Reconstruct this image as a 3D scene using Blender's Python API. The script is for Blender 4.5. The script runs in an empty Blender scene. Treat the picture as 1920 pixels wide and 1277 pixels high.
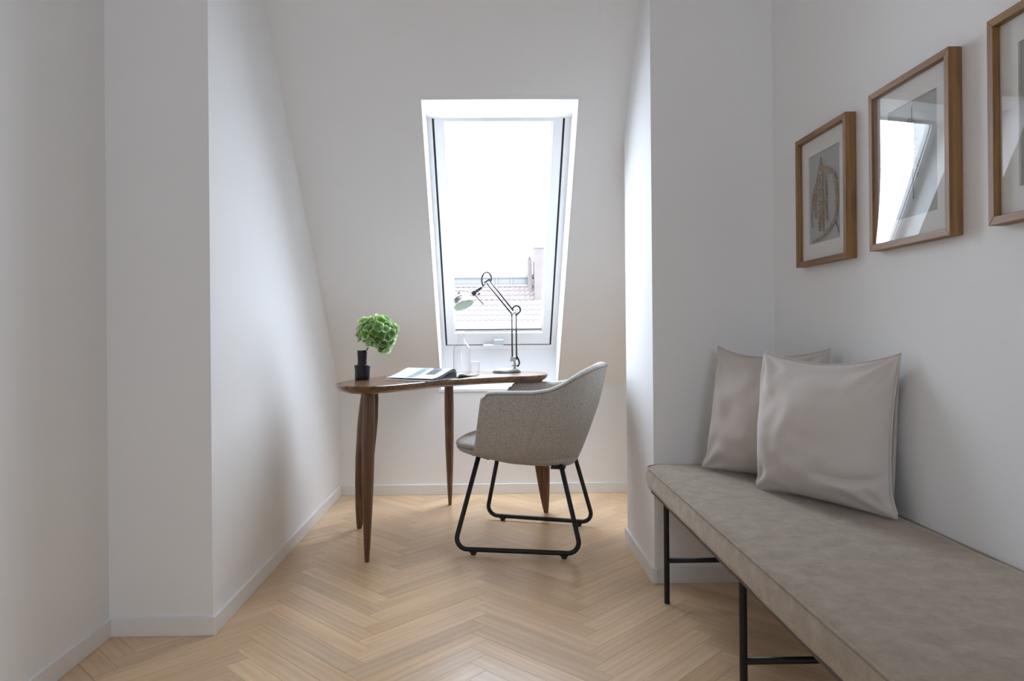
import bpy, bmesh, math, random
from mathutils import Vector, Matrix, noise, Euler

random.seed(7)
S = bpy.context.scene
COL = S.collection
R = math.radians

# ------------------------------------------------------------------ camera
FPX = 1340.0
cam_d = bpy.data.cameras.new('camera')
cam = bpy.data.objects.new('camera', cam_d)
COL.objects.link(cam)
psi, rho = R(1.0), R(0.5)
fw = Vector((math.sin(psi), math.cos(psi), 0)); r0 = Vector((math.cos(psi), -math.sin(psi), 0)); u0 = Vector((0, 0, 1))
rt = r0 * math.cos(rho) - u0 * math.sin(rho); up = u0 * math.cos(rho) + r0 * math.sin(rho)
m = Matrix((rt, up, -fw)).transposed().to_4x4(); m.translation = Vector((0, 0, .95))
cam.matrix_world = m
cam_d.sensor_fit = 'HORIZONTAL'; cam_d.sensor_width = 36.0; cam_d.lens = 36.0 * FPX / 1920
cam_d.shift_x = 16.8 / 1920; cam_d.shift_y = -19.9 / 1920
cam_d.clip_start = .05; cam_d.clip_end = 300
S.camera = cam

# ------------------------------------------------------------------ sky and exposure
world = bpy.data.worlds.new('overcast_sky'); S.world = world; world.use_nodes = True
bg = world.node_tree.nodes['Background']
bg.inputs[0].default_value = (.81, .925, 1.085, 1); bg.inputs[1].default_value = 18.2
vs = S.view_settings
S.display_settings.display_device = 'sRGB'
vs.view_transform = 'Standard'; vs.look = 'None'; vs.exposure = 0.0; vs.gamma = 1.0; vs.use_curve_mapping = False
cy = S.cycles
cy.use_denoising = True
cy.use_adaptive_sampling = True; cy.adaptive_threshold = .03
cy.max_bounces = 12; cy.diffuse_bounces = 7; cy.glossy_bounces = 4; cy.transmission_bounces = 10; cy.transparent_max_bounces = 16
cy.sample_clamp_indirect = 8.0
cy.caustics_reflective = False; cy.caustics_refractive = False

def portal(name, loc, xdir, ydir, sx, sy):
    """a sky portal filling one window opening; local -Z looks into the room"""
    ld = bpy.data.lights.new(name, 'AREA'); ld.shape = 'RECTANGLE'; ld.size = sx; ld.size_y = sy
    ld.cycles.is_portal = True
    o = bpy.data.objects.new(name, ld); COL.objects.link(o)
    x = Vector(xdir).normalized(); y = Vector(ydir).normalized(); z = x.cross(y)
    mm = Matrix((x, y, z)).transposed().to_4x4(); mm.translation = Vector(loc); o.matrix_world = mm
    return o

# ------------------------------------------------------------------ helpers
def tag(o, label=None, cat=None, group=None, kind=None):
    if label: o['label'] = label
    if cat: o['category'] = cat
    if group: o['group'] = group
    if kind: o['kind'] = kind
    return o

def empty(name, loc, rz=0, label=None, cat=None, group=None):
    o = bpy.data.objects.new(name, None); COL.objects.link(o)
    o.empty_display_size = .05
    o.location = loc; o.rotation_euler = (0, 0, rz)
    return tag(o, label, cat, group)

class MB:
    """collects verts / faces of one mesh (in the local space of the parent)"""
    def __init__(s): s.v = []; s.f = []
    def add(s, v, f):
        k = len(s.v); s.v += [tuple(p) for p in v]; s.f += [tuple(i + k for i in q) for q in f]; return s
    def box(s, lo, hi):
        x0, y0, z0 = lo; x1, y1, z1 = hi
        return s.add([(x0,y0,z0),(x1,y0,z0),(x1,y1,z0),(x0,y1,z0),(x0,y0,z1),(x1,y0,z1),(x1,y1,z1),(x0,y1,z1)],
                     [(3,2,1,0),(4,5,6,7),(0,1,5,4),(1,2,6,5),(2,3,7,6),(3,0,4,7)])
    def obox(s, c, ax, ay, az):
        """oriented box: centre and three half vectors"""
        c, ax, ay, az = map(Vector, (c, ax, ay, az)); v = []
        for k in (-1, 1):
            for (i, j) in ((-1,-1),(1,-1),(1,1),(-1,1)): v.append(c + ax*i + ay*j + az*k)
        return s.add(v, [(3,2,1,0),(4,5,6,7),(0,1,5,4),(1,2,6,5),(2,3,7,6),(3,0,4,7)])
    def prism(s, poly, axis, a, b):
        """polygon of 2D points extruded along an axis ('x': points are (y,z); 'y': (x,z); 'z': (x,y))"""
        n = len(poly)
        def mk(p, t): return {'x': (t, p[0], p[1]), 'y': (p[0], t, p[1]), 'z': (p[0], p[1], t)}[axis]
        v = [mk(p, a) for p in poly] + [mk(p, b) for p in poly]
        f = [tuple(range(n - 1, -1, -1)), tuple(range(n, 2 * n))] + [(i, (i+1) % n, n + (i+1) % n, n + i) for i in range(n)]
        return s.add(v, f)
    def tube(s, pts, rad, seg=10, closed=False, caps=True):
        pts = [Vector(p) for p in pts]; n = len(pts)
        rads = rad if isinstance(rad, (list, tuple)) else [rad] * n
        ref = None; v = []
        for i, p in enumerate(pts):
            if closed: t = (pts[(i+1) % n] - pts[i-1])
            else: t = pts[min(i+1, n-1)] - pts[max(i-1, 0)]
            t.normalize()
            if ref is None:
                ref = t.orthogonal().normalized()
            ref = (ref - t * ref.dot(t)); ref = ref.normalized() if ref.length > 1e-6 else t.orthogonal().normalized()
            b = t.cross(ref)
            for k in range(seg):
                a = 2 * math.pi * k / seg
                v.append(p + (ref * math.cos(a) + b * math.sin(a)) * rads[i])
        f = []
        m_ = n if closed else n - 1
        for i in range(m_):
            j = (i + 1) % n
            for k in range(seg):
                f.append((i*seg + k, i*seg + (k+1) % seg, j*seg + (k+1) % seg, j*seg + k))
        if caps and not closed:
            f.append(tuple(range(seg - 1, -1, -1))); f.append(tuple((n-1)*seg + k for k in range(seg)))
        return s.add(v, f)
    def lathe(s, prof, c=(0,0,0), axis=(0,0,1), seg=32, close_ends=True):
        """profile of (radius, height) about an axis through c"""
        c = Vector(c); ax = Vector(axis).normalized(); e1 = ax.orthogonal().normalized(); e2 = ax.cross(e1)
        v = []; n = len(prof)
        for (r, h) in prof:
            for k in range(seg):
                a = 2*math.pi*k/seg
                v.append(c + ax*h + (e1*math.cos(a) + e2*math.sin(a))*r)
        f = []
        for i in range(n-1):
            for k in range(seg):
                f.append((i*seg+k, i*seg+(k+1)%seg, (i+1)*seg+(k+1)%seg, (i+1)*seg+k))
        if close_ends:
            f.append(tuple(range(seg-1, -1, -1))); f.append(tuple((n-1)*seg+k for k in range(seg)))
        return s.add(v, f)
    def build(s, name, mat, parent=None, smooth=False, bevel=0, bseg=2, subsurf=0, auto=None, loc=None, label=None):
        me = bpy.data.meshes.new(name); me.from_pydata(s.v, [], s.f); me.update()
        bm = bmesh.new(); bm.from_mesh(me)
        bmesh.ops.recalc_face_normals(bm, faces=bm.faces)
        bm.to_mesh(me); bm.free()
        me.materials.append(mat)
        o = bpy.data.objects.new(name, me); COL.objects.link(o)
        if parent: o.parent = parent
        if loc: o.location = loc
        if smooth or auto:
            for p in me.polygons: p.use_smooth = True
        if auto:
            me.set_sharp_from_angle(angle=R(auto))
        if bevel:
            md = o.modifiers.new('bevel', 'BEVEL'); md.width = bevel; md.segments = bseg; md.limit_method = 'ANGLE'; md.angle_limit = R(35)
            md.harden_normals = False
            if not (smooth or auto):
                pass
        if subsurf:
            md = o.modifiers.new('subsurf', 'SUBSURF'); md.levels = subsurf; md.render_levels = subsurf
        if label: o['label'] = label
        return o

def fillet(pts, rad, n=6):
    """round the inner corners of a polyline"""
    pts = [Vector(p) for p in pts]; out = [pts[0]]
    for i in range(1, len(pts) - 1):
        p = pts[i]; a = (pts[i-1] - p); b = (pts[i+1] - p); la, lb = a.length, b.length
        a.normalize(); b.normalize(); ang = a.angle(b); d = min(rad / math.tan(ang / 2), la * .49, lb * .49)
        s_, e_ = p + a * d, p + b * d
        r_ = d * math.tan(ang / 2); c = p + (a + b).normalized() * (r_ / math.sin(ang / 2))
        va, vb = s_ - c, e_ - c; tot = va.angle(vb); ax = va.cross(vb).normalized()
        for k in range(n + 1):
            out.append(c + Matrix.Rotation(tot * k / n, 3, ax) @ va)
    out.append(pts[-1]); return out

def catmull(pts, n=8, closed=True):
    P = [Vector(p) for p in pts]; N = len(P); out = []
    rng = range(N) if closed else range(N - 1)
    for i in rng:
        if closed: p0, p1, p2, p3 = P[i-1], P[i], P[(i+1) % N], P[(i+2) % N]
        else: p0, p1, p2, p3 = P[max(i-1,0)], P[i], P[i+1], P[min(i+2, N-1)]
        for k in range(n):
            t = k / n
            out.append(.5*((2*p1) + (p2-p0)*t + (2*p0-5*p1+4*p2-p3)*t*t + (3*p1-p0-3*p2+p3)*t**3))
    if not closed: out.append(P[-1])
    return out

def lerp_tab(tab, x):
    """smooth piecewise interpolation of [(x,y),...]"""
    if x <= tab[0][0]: return tab[0][1]
    for (a, ya), (b, yb) in zip(tab, tab[1:]):
        if x <= b:
            t = (x - a) / (b - a); return ya + (yb - ya) * t
    return tab[-1][1]

# ------------------------------------------------------------------ materials
def new_mat(name):
    mt = bpy.data.materials.new(name); mt.use_nodes = True
    nt = mt.node_tree; return mt, nt, nt.nodes, nt.links, nt.nodes['Principled BSDF']

def simple(name, col, rough=.5, metal=0, bump=0, bscale=200, spec=.5, var=0, vscale=8, sheen=0, coat=0):
    mt, nt, N, L, b = new_mat(name)
    b.inputs['Base Color'].default_value = (*col, 1); b.inputs['Roughness'].default_value = rough; b.inputs['Metallic'].default_value = metal
    b.inputs['Specular IOR Level'].default_value = spec
    if sheen: b.inputs['Sheen Weight'].default_value = sheen; b.inputs['Sheen Roughness'].default_value = .5
    if coat: b.inputs['Coat Weight'].default_value = coat; b.inputs['Coat Roughness'].default_value = .08
    tc = N.new('ShaderNodeTexCoord')
    if var:
        nz = N.new('ShaderNodeTexNoise'); nz.inputs['Scale'].default_value = vscale; nz.inputs['Detail'].default_value = 4
        L.new(tc.outputs['Object'], nz.inputs['Vector'])
        mx = N.new('ShaderNodeMixRGB'); mx.blend_type = 'MULTIPLY'; mx.inputs[0].default_value = 1
        rp = N.new('ShaderNodeValToRGB'); rp.color_ramp.elements[0].color = (1-var, 1-var, 1-var, 1); rp.color_ramp.elements[0].position = .3
        rp.color_ramp.elements[1].color = (1+var*.3,)*3 + (1,); rp.color_ramp.elements[1].position = .7
        L.new(nz.outputs['Fac'], rp.inputs[0]); mx.inputs[1].default_value = (*col, 1); L.new(rp.outputs[0], mx.inputs[2]); L.new(mx.outputs[0], b.inputs['Base Color'])
    if bump:
        n2 = N.new('ShaderNodeTexNoise'); n2.inputs['Scale'].default_value = bscale; n2.inputs['Detail'].default_value = 3
        L.new(tc.outputs['Object'], n2.inputs['Vector'])
        bp = N.new('ShaderNodeBump'); bp.inputs['Strength'].default_value = bump; bp.inputs['Distance'].default_value = .002
        L.new(n2.outputs['Fac'], bp.inputs['Height']); L.new(bp.outputs[0], b.inputs['Normal'])
    return mt

def wood(name, dark, light, rough, along='X', rand=.0, scale=1.0, spec=.5, bump=.05, fine=.35, lo=.50, hi=.98):
    """straight-grained wood, grain along one object axis, with an offset and a tone of its own for each object"""
    mt, nt, N, L, b = new_mat(name)
    tc = N.new('ShaderNodeTexCoord'); oi = N.new('ShaderNodeObjectInfo')
    off = N.new('ShaderNodeVectorMath'); off.operation = 'SCALE'
    cb = N.new('ShaderNodeCombineXYZ')
    for i in range(3): L.new(oi.outputs['Random'], cb.inputs[i])
    L.new(cb.outputs[0], off.inputs[0]); off.inputs['Scale'].default_value = 37.0
    ad = N.new('ShaderNodeVectorMath'); ad.operation = 'ADD'
    L.new(tc.outputs['Object'], ad.inputs[0]); L.new(off.outputs[0], ad.inputs[1])
    def stretched(al, ac):
        mp = N.new('ShaderNodeMapping'); sc = {'X': (al, ac, ac), 'Y': (ac, al, ac), 'Z': (ac, ac, al)}[along]
        mp.inputs['Scale'].default_value = [q * scale for q in sc]; L.new(ad.outputs[0], mp.inputs[0]); return mp
    m1 = stretched(2.2, 20)
    n1 = N.new('ShaderNodeTexNoise'); n1.inputs['Scale'].default_value = 1.0; n1.inputs['Detail'].default_value = 6; n1.inputs['Roughness'].default_value = .62; n1.inputs['Distortion'].default_value = .6
    L.new(m1.outputs[0], n1.inputs['Vector'])
    m2 = stretched(9, 330)
    n2 = N.new('ShaderNodeTexNoise'); n2.inputs['Scale'].default_value = 1.0; n2.inputs['Detail'].default_value = 2
    L.new(m2.outputs[0], n2.inputs['Vector'])
    # growth-ring figure
    m3 = stretched(.9, 9)
    w = N.new('ShaderNodeTexWave'); w.wave_type = 'BANDS'; w.bands_direction = 'Y' if along == 'X' else 'X'
    w.inputs['Scale'].default_value = 1.3; w.inputs['Distortion'].default_value = 7; w.inputs['Detail'].default_value = 2; w.inputs['Detail Scale'].default_value = .8
    L.new(m3.outputs[0], w.inputs['Vector'])
    a1 = N.new('ShaderNodeMath'); a1.operation = 'MULTIPLY_ADD'; L.new(w.outputs['Fac'], a1.inputs[0]); a1.inputs[1].default_value = .16
    L.new(n1.outputs['Fac'], a1.inputs[2])
    a2 = N.new('ShaderNodeMath'); a2.operation = 'MULTIPLY_ADD'; L.new(n2.outputs['Fac'], a2.inputs[0]); a2.inputs[1].default_value = fine; L.new(a1.outputs[0], a2.inputs[2])
    rp = N.new('ShaderNodeValToRGB'); e = rp.color_ramp.elements
    e[0].position = lo; e[0].color = (*dark, 1); e[1].position = hi; e[1].color = (*light, 1)
    L.new(a2.outputs[0], rp.inputs[0])
    col = rp.outputs[0]
    if rand:
        hs = N.new('ShaderNodeHueSaturation')
        mr = N.new('ShaderNodeMapRange'); L.new(oi.outputs['Random'], mr.inputs[0]); mr.inputs[3].default_value = 1 - rand; mr.inputs[4].default_value = 1 + rand
        L.new(mr.outputs[0], hs.inputs['Value']); L.new(col, hs.inputs['Color'])
        wn = N.new('ShaderNodeTexWhiteNoise'); wn.noise_dimensions = '1D'; L.new(oi.outputs['Random'], wn.inputs['W'])
        mr2 = N.new('ShaderNodeMapRange'); L.new(wn.outputs['Value'], mr2.inputs[0]); mr2.inputs[3].default_value = .97; mr2.inputs[4].default_value = 1.05
        L.new(mr2.outputs[0], hs.inputs['Saturation'])
        col = hs.outputs[0]
    L.new(col, b.inputs['Base Color'])
    b.inputs['Roughness'].default_value = rough; b.inputs['Specular IOR Level'].default_value = spec
    bp = N.new('ShaderNodeBump'); bp.inputs['Strength'].default_value = bump; bp.inputs['Distance'].default_value = .001
    L.new(a2.outputs[0], bp.inputs['Height']); L.new(bp.outputs[0], b.inputs['Normal'])
    return mt

def woven(name, c1, c2, scale=700):
    """two-tone woven cloth"""
    mt, nt, N, L, b = new_mat(name)
    tc = N.new('ShaderNodeTexCoord')
    nz = N.new('ShaderNodeTexNoise'); nz.inputs['Scale'].default_value = scale; nz.inputs['Detail'].default_value = 2
    mp = N.new('ShaderNodeMapping'); mp.inputs['Scale'].default_value = (1, 1, .25); L.new(tc.outputs['Object'], mp.inputs[0]); L.new(mp.outputs[0], nz.inputs['Vector'])
    n3 = N.new('ShaderNodeTexNoise'); n3.inputs['Scale'].default_value = scale; n3.inputs['Detail'].default_value = 2
    mp3 = N.new('ShaderNodeMapping'); mp3.inputs['Scale'].default_value = (.25, .25, 1); L.new(tc.outputs['Object'], mp3.inputs[0]); L.new(mp3.outputs[0], n3.inputs['Vector'])
    mu = N.new('ShaderNodeMath'); mu.operation = 'ADD'; L.new(nz.outputs['Fac'], mu.inputs[0]); L.new(n3.outputs['Fac'], mu.inputs[1])
    rp = N.new('ShaderNodeValToRGB'); rp.color_ramp.elements[0].position = .8; rp.color_ramp.elements[1].position = 1.0
    hv = N.new('ShaderNodeMath'); hv.operation = 'MULTIPLY'; hv.inputs[1].default_value = .9; L.new(mu.outputs[0], hv.inputs[0])
    rp.color_ramp.elements[0].color = (*c1, 1); rp.color_ramp.elements[1].color = (*c2, 1); L.new(hv.outputs[0], rp.inputs[0]); L.new(rp.outputs[0], b.inputs['Base Color'])
    b.inputs['Roughness'].default_value = .9; b.inputs['Specular IOR Level'].default_value = .2; b.inputs['Sheen Weight'].default_value = .15
    bp = N.new('ShaderNodeBump'); bp.inputs['Strength'].default_value = .25; bp.inputs['Distance'].default_value = .001; L.new(mu.outputs[0], bp.inputs['Height']); L.new(bp.outputs[0], b.inputs['Normal'])
    return mt

def pane_mat(name, f0=.08, tint=(1, 1, 1)):
    """clear flat glazing: straight-through light plus a mirror-like surface reflection"""
    mt = bpy.data.materials.new(name); mt.use_nodes = True; nt = mt.node_tree; N = nt.nodes; L = nt.links; N.clear()
    out = N.new('ShaderNodeOutputMaterial'); mx = N.new('ShaderNodeMixShader'); tr = N.new('ShaderNodeBsdfTransparent'); gl = N.new('ShaderNodeBsdfGlossy')
    tr.inputs[0].default_value = (*tint, 1); gl.inputs['Roughness'].default_value = 0.0
    lw = N.new('ShaderNodeLayerWeight'); lw.inputs['Blend'].default_value = .5      # facing = 1 - cos of the incidence
    pw = N.new('ShaderNodeMath'); pw.operation = 'POWER'; pw.inputs[1].default_value = 4.0; L.new(lw.outputs['Facing'], pw.inputs[0])
    ma = N.new('ShaderNodeMath'); ma.operation = 'MULTIPLY_ADD'; ma.inputs[1].default_value = 1 - f0; ma.inputs[2].default_value = f0; L.new(pw.outputs[0], ma.inputs[0])
    L.new(ma.outputs[0], mx.inputs[0]); L.new(tr.outputs[0], mx.inputs[1]); L.new(gl.outputs[0], mx.inputs[2]); L.new(mx.outputs[0], out.inputs[0])
    return mt

M = {}
M['wall'] = simple('matte_white_paint', (.875, .873, .868), .75, bump=.03, bscale=260, spec=.25)
M['trim'] = simple('satin_white_lacquer', (.82, .82, .81), .38, spec=.5)
M['lining'] = simple('white_lining_board', (.86, .86, .86), .5, spec=.4)
M['sash'] = simple('white_window_lacquer', (.84, .85, .86), .35, spec=.5)
M['seal'] = simple('black_rubber_seal', (.012, .014, .016), .6)
M['pane'] = pane_mat('window_glass', .08)
M['acrylic'] = pane_mat('acrylic_glazing', .085)
M['oak'] = wood('oiled_oak_plank', (.58, .37, .20), (.82, .59, .37), .31, 'X', rand=.115, scale=1.0, spec=.95, fine=.22, lo=.34, hi=1.02)
M['subfloor'] = simple('dark_joint', (.16, .10, .06), .8)
M['walnut'] = wood('brown_walnut', (.085, .040, .018), (.25, .135, .07), .24, 'X', scale=1.2)
M['walnut_leg'] = wood('brown_walnut_leg', (.058, .025, .010), (.185, .086, .038), .45, 'Z', scale=1.2)
M['frame_y'] = wood('oak_frame_rail', (.185, .088, .032), (.375, .205, .082), .5, 'Y', scale=1.6)
M['frame_z'] = wood('oak_frame_stile', (.185, .088, .032), (.375, .205, .082), .5, 'Z', scale=1.6)
M['mat'] = simple('white_mat_board', (.80, .79, .76), .9)
M['card'] = simple('grey_green_backing', (.40, .42, .40), .9)
M['dry'] = simple('dried_straw_plant', (.52, .385, .22), .9, var=.5, vscale=220)
M['drystem'] = simple('dried_brown_stem', (.16, .10, .06), .9)
M['chair'] = woven('grey_woven_cloth', (.30, .275, .235), (.56, .525, .475), 800)
M['piping'] = simple('grey_piping', (.20, .19, .17), .9)
M['black'] = simple('black_powder_coat', (.010, .010, .011), .42, spec=.4)
M['rubber'] = simple('black_rubber', (.012, .012, .012), .7)
M['velvet'] = None
M['linen1'] = simple('taupe_cotton', (.585, .52, .475), .95, bump=.25, bscale=900, sheen=.08, spec=.1)
M['linen2'] = simple('pale_taupe_cotton', (.65, .595, .555), .95, bump=.25, bscale=900, sheen=.08, spec=.1)
M['brownply'] = simple('dark_brown_board', (.075, .05, .042), .5)
M['vase'] = simple('black_glazed_clay', (.008, .010, .014), .28, bump=.35, bscale=45, spec=.3)
M['stem'] = simple('dark_green_stem', (.02, .025, .012), .6)
M['paper'] = simple('white_page', (.80, .82, .84), .45)
M['pageedge'] = simple('page_edge', (.30, .30, .31), .8)
M['ink_blue'] = simple('blue_grey_print', (.40, .52, .56), .45, var=.5, vscale=60)
M['ink_grey'] = simple('dark_grey_print', (.13, .15, .16), .45)
M['ink_white'] = simple('pale_print', (.72, .75, .76), .45)
M['chrome'] = simple('brushed_nickel', (.34, .325, .295), .30, metal=1)
M['lampbase'] = simple('dull_nickel_base', (.085, .082, .066), .45, metal=1)
M['darkchrome'] = simple('dark_nickel', (.10, .095, .09), .35, metal=1)
M['enamel'] = simple('mint_enamel', (.80, .95, .88), .45)
M['latch'] = simple('pale_grey_latch', (.62, .68, .71), .4)
M['whiteenamel'] = simple('white_enamel', (.78, .78, .76), .35)
M['cable'] = simple('black_cable', (.015, .015, .015), .5)
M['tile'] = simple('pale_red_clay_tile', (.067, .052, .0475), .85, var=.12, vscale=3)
M['tile_lit'] = simple('sky_lit_clay_tile', (.074, .066, .061), .85, var=.10, vscale=2)  # paler copy of the tile: stronger sky light put into the colour
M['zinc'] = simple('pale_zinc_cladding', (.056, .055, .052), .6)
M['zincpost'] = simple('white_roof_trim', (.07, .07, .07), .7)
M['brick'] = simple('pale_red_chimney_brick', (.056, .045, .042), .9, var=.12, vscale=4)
M['render'] = simple('pale_render', (.4, .4, .39), .9)

M['glass'] = pane_mat('clear_drinking_glass', .035)

def velvet_mat():
    mt, nt, N, L, b = new_mat('beige_velvet')
    tc = N.new('ShaderNodeTexCoord')
    n1 = N.new('ShaderNodeTexNoise'); n1.inputs['Scale'].default_value = 22; n1.inputs['Detail'].default_value = 8; n1.inputs['Roughness'].default_value = .72; n1.inputs['Distortion'].default_value = .3
    L.new(tc.outputs['Object'], n1.inputs['Vector'])
    rp = N.new('ShaderNodeValToRGB'); e = rp.color_ramp.elements
    e[0].position = .30; e[0].color = (.25, .20, .15, 1); e[1].position = .70; e[1].color = (.39, .32, .245, 1)
    L.new(n1.outputs['Fac'], rp.inputs[0]); L.new(rp.outputs[0], b.inputs['Base Color'])
    b.inputs['Roughness'].default_value = .85; b.inputs['Specular IOR Level'].default_value = .2
    b.inputs['Sheen Weight'].default_value = .5; b.inputs['Sheen Roughness'].default_value = .35; b.inputs['Sheen Tint'].default_value = (.9, .82, .74, 1)
    bp = N.new('ShaderNodeBump'); bp.inputs['Strength'].default_value = .18; bp.inputs['Distance'].default_value = .004
    L.new(n1.outputs['Fac'], bp.inputs['Height']); L.new(bp.outputs[0], b.inputs['Normal'])
    return mt
M['velvet'] = velvet_mat()

def petal_mat():
    """green floret, paler towards the petal rims (local distance from the floret's middle)"""
    mt, nt, N, L, b = new_mat('green_hydrangea_petal')
    tc = N.new('ShaderNodeTexCoord'); oi = N.new('ShaderNodeObjectInfo')
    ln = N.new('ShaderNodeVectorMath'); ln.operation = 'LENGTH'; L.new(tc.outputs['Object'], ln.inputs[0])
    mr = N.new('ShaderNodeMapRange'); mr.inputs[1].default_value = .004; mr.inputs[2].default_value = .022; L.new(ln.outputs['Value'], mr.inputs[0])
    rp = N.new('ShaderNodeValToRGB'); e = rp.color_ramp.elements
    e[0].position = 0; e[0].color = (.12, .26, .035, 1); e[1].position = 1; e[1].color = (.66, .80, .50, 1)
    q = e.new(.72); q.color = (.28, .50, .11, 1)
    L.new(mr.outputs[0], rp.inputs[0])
    hs = N.new('ShaderNodeHueSaturation'); m2 = N.new('ShaderNodeMapRange'); L.new(oi.outputs['Random'], m2.inputs[0]); m2.inputs[3].default_value = .7; m2.inputs[4].default_value = 1.25
    L.new(m2.outputs[0], hs.inputs['Value']); L.new(rp.outputs[0], hs.inputs['Color'])
    m3 = N.new('ShaderNodeMapRange'); wn = N.new('ShaderNodeTexWhiteNoise'); wn.noise_dimensions = '1D'; L.new(oi.outputs['Random'], wn.inputs['W']); L.new(wn.outputs['Value'], m3.inputs[0]); m3.inputs[3].default_value = .75; m3.inputs[4].default_value = 1.1
    L.new(m3.outputs[0], hs.inputs['Saturation']); L.new(hs.outputs[0], b.inputs['Base Color'])
    b.inputs['Roughness'].default_value = .55
    # light shines through the thin petals
    tl = N.new('ShaderNodeBsdfTranslucent'); L.new(hs.outputs[0], tl.inputs['Color']); mx = N.new('ShaderNodeMixShader'); mx.inputs[0].default_value = .35
    L.new(b.outputs[0], mx.inputs[1]); L.new(tl.outputs[0], mx.inputs[2]); L.new(mx.outputs[0], N['Material Output'].inputs[0])
    return mt
M['petal'] = petal_mat()

# ------------------------------------------------------------------ the room shell
WL, WR = -1.204, 1.064            # side walls of the room
CL = -.881                        # left cheek of the window recess
PL = 2.264                        # front of the left pier
PR0, PR1, PRX = 2.66, 3.185, .605 # right pier: front, rear, its flank
AR = 1.45                         # right side of the recess behind the right pier
BW = 4.151                        # knee wall
KZ, SL = .64, 1.214               # kink height and slope of the roof
REAR = -3.2; CEIL = 2.62
def roofY(z): return BW - (z - KZ) / SL
OX0, OX1, OZ1 = -.302, .400, 1.955   # opening of the roof window
OZ0 = .605

def struct(name, mb, mat, **k): return tag(mb.build(name, mat, **k), kind='structure')

struct('wall_left', MB().box((WL-.3, REAR-.3, -.05), (WL, PL+.05, CEIL+.2)), M['wall'])
struct('wall_left_pier', MB().box((WL-.3, PL, -.05), (CL, BW+.45, CEIL+.2)), M['wall'])
struct('wall_right', MB().box((WR, REAR-.3, -.05), (WR+.3, PR0+.05, CEIL+.2)), M['wall'])
struct('wall_right_pier', MB().box((PRX, PR0, -.05), (AR+.05, PR1, CEIL+.2)), M['wall'])
struct('wall_right_recess', MB().box((AR, PR1-.05, -.05), (AR+.25, BW+.45, CEIL+.2)), M['wall'])
kn = MB().box((CL-.1, BW, -.05), (OX0, BW+.45, KZ)).box((OX1, BW, -.05), (AR+.1, BW+.45, KZ)).box((OX0, BW, -.05), (OX1, BW+.45, OZ0-.012))
struct('wall_back', kn, M['wall'])
TH = .30
def slab(z0, z1): return [(roofY(z0), z0), (roofY(z0)+TH, z0), (roofY(z1)+TH, z1), (roofY(z1), z1)]
sl = MB().prism(slab(KZ-.004, CEIL+.2), 'x', CL-.1, OX0).prism(slab(KZ-.004, CEIL+.2), 'x', OX1, AR+.1).prism(slab(OZ1, CEIL+.2), 'x', OX0, OX1)
struct('wall_slope', sl, M['wall'])
struct('ceiling', MB().box((WL-.3, REAR-.3, CEIL), (AR+.3, 2.75, CEIL+.25)), M['wall'])
# rear wall with an added, unseen window behind the camera, sized for fill light
RX0, RX1, RZ0, RZ1 = -.40, .40, 1.15, 2.0
rw = MB().box((WL-.3, REAR-.3, -.05), (RX0, REAR, CEIL+.2)).box((RX1, REAR-.3, -.05), (WR+.3, REAR, CEIL+.2)).box((RX0, REAR-.3, -.05), (RX1, REAR, RZ0)).box((RX0, REAR-.3, RZ1), (RX1, REAR, CEIL+.2))
struct('wall_rear', rw, M['wall'])
w2 = tag(empty('window_fill', (0, REAR-.15, RZ0)), kind='structure')
fr = MB()
for (a, b) in (((RX0, 0), (RX0+.06, RZ1-RZ0)), ((RX1-.06, 0), (RX1, RZ1-RZ0)), ((-.08, 0), (-.02, RZ1-RZ0)), ((RX0, 0), (RX1, .06)), ((RX0, RZ1-RZ0-.06), (RX1, RZ1-RZ0))):
    fr.box((a[0], -.03, a[1]), (b[0], .03, b[1]))
fr.build('window_frame', M['sash'], w2)
portal('sky_portal_rear', ((RX0+RX1)/2, REAR-.28, (RZ0+RZ1)/2), (1, 0, 0), (0, 0, 1), RX1-RX0, RZ1-RZ0)

# ------------------------------------------------------------------ baseboards
BH, BT = .058, .011
bb = []
def base(name, lo, hi): return struct(name, MB().box((lo[0], lo[1], 0), (hi[0], hi[1], BH)), M['trim'], bevel=.0018, bseg=2)
base('baseboard_left', (WL-.01, REAR, 0), (WL+BT, PL-BT, 0))
base('baseboard_left_pier', (WL, PL-BT, 0), (CL+BT, PL+.01, 0))
base('baseboard_left_cheek', (CL-.01, PL+.0105, 0), (CL+BT, BW, 0))
base('baseboard_back', (CL+BT+.0005, BW-BT, 0), (AR, BW+.01, 0))
base('baseboard_right_cheek', (PRX-BT, PR0-BT, 0), (PRX+.01, PR1+BT, 0))
base('baseboard_right_pier', (PRX+.0105, PR0-BT, 0), (WR, PR0+.01, 0))
base('baseboard_right', (WR-BT, REAR, 0), (WR+.01, PR0-BT-.001, 0))

# ------------------------------------------------------------------ herringbone floor
PW, PLN = .0704, .4925
floor = struct('floor', MB().box((WL-.2, REAR-.2, -.06), (AR+.2, BW+.2, -.006)), M['subfloor'])
q2 = math.sqrt(.5)
aE = (-.372 - 2.545) * q2 + .004; bT = (-.372 + 2.545) * q2 + .003
GAP = .0002
def to_xy(a, b): return ((a + b) * q2, (b - a) * q2)
FX0, FX1, FY0, FY1 = WL - .02, AR + .02, REAR - .02, BW + .02
def clip(poly):
    for (ax, val, sgn) in ((0, FX0, 1), (0, FX1, -1), (1, FY0, 1), (1, FY1, -1)):
        out = []
        for i in range(len(poly)):
            p, q = poly[i-1], poly[i]; dp, dq = (p[ax]-val)*sgn, (q[ax]-val)*sgn
            if dp * dq < 0:
                t = dp / (dp - dq); out.append((p[0]+(q[0]-p[0])*t, p[1]+(q[1]-p[1])*t))
            if dq >= 0: out.append(q)
        poly = out
        if len(poly) < 3: return []
    return poly
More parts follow.
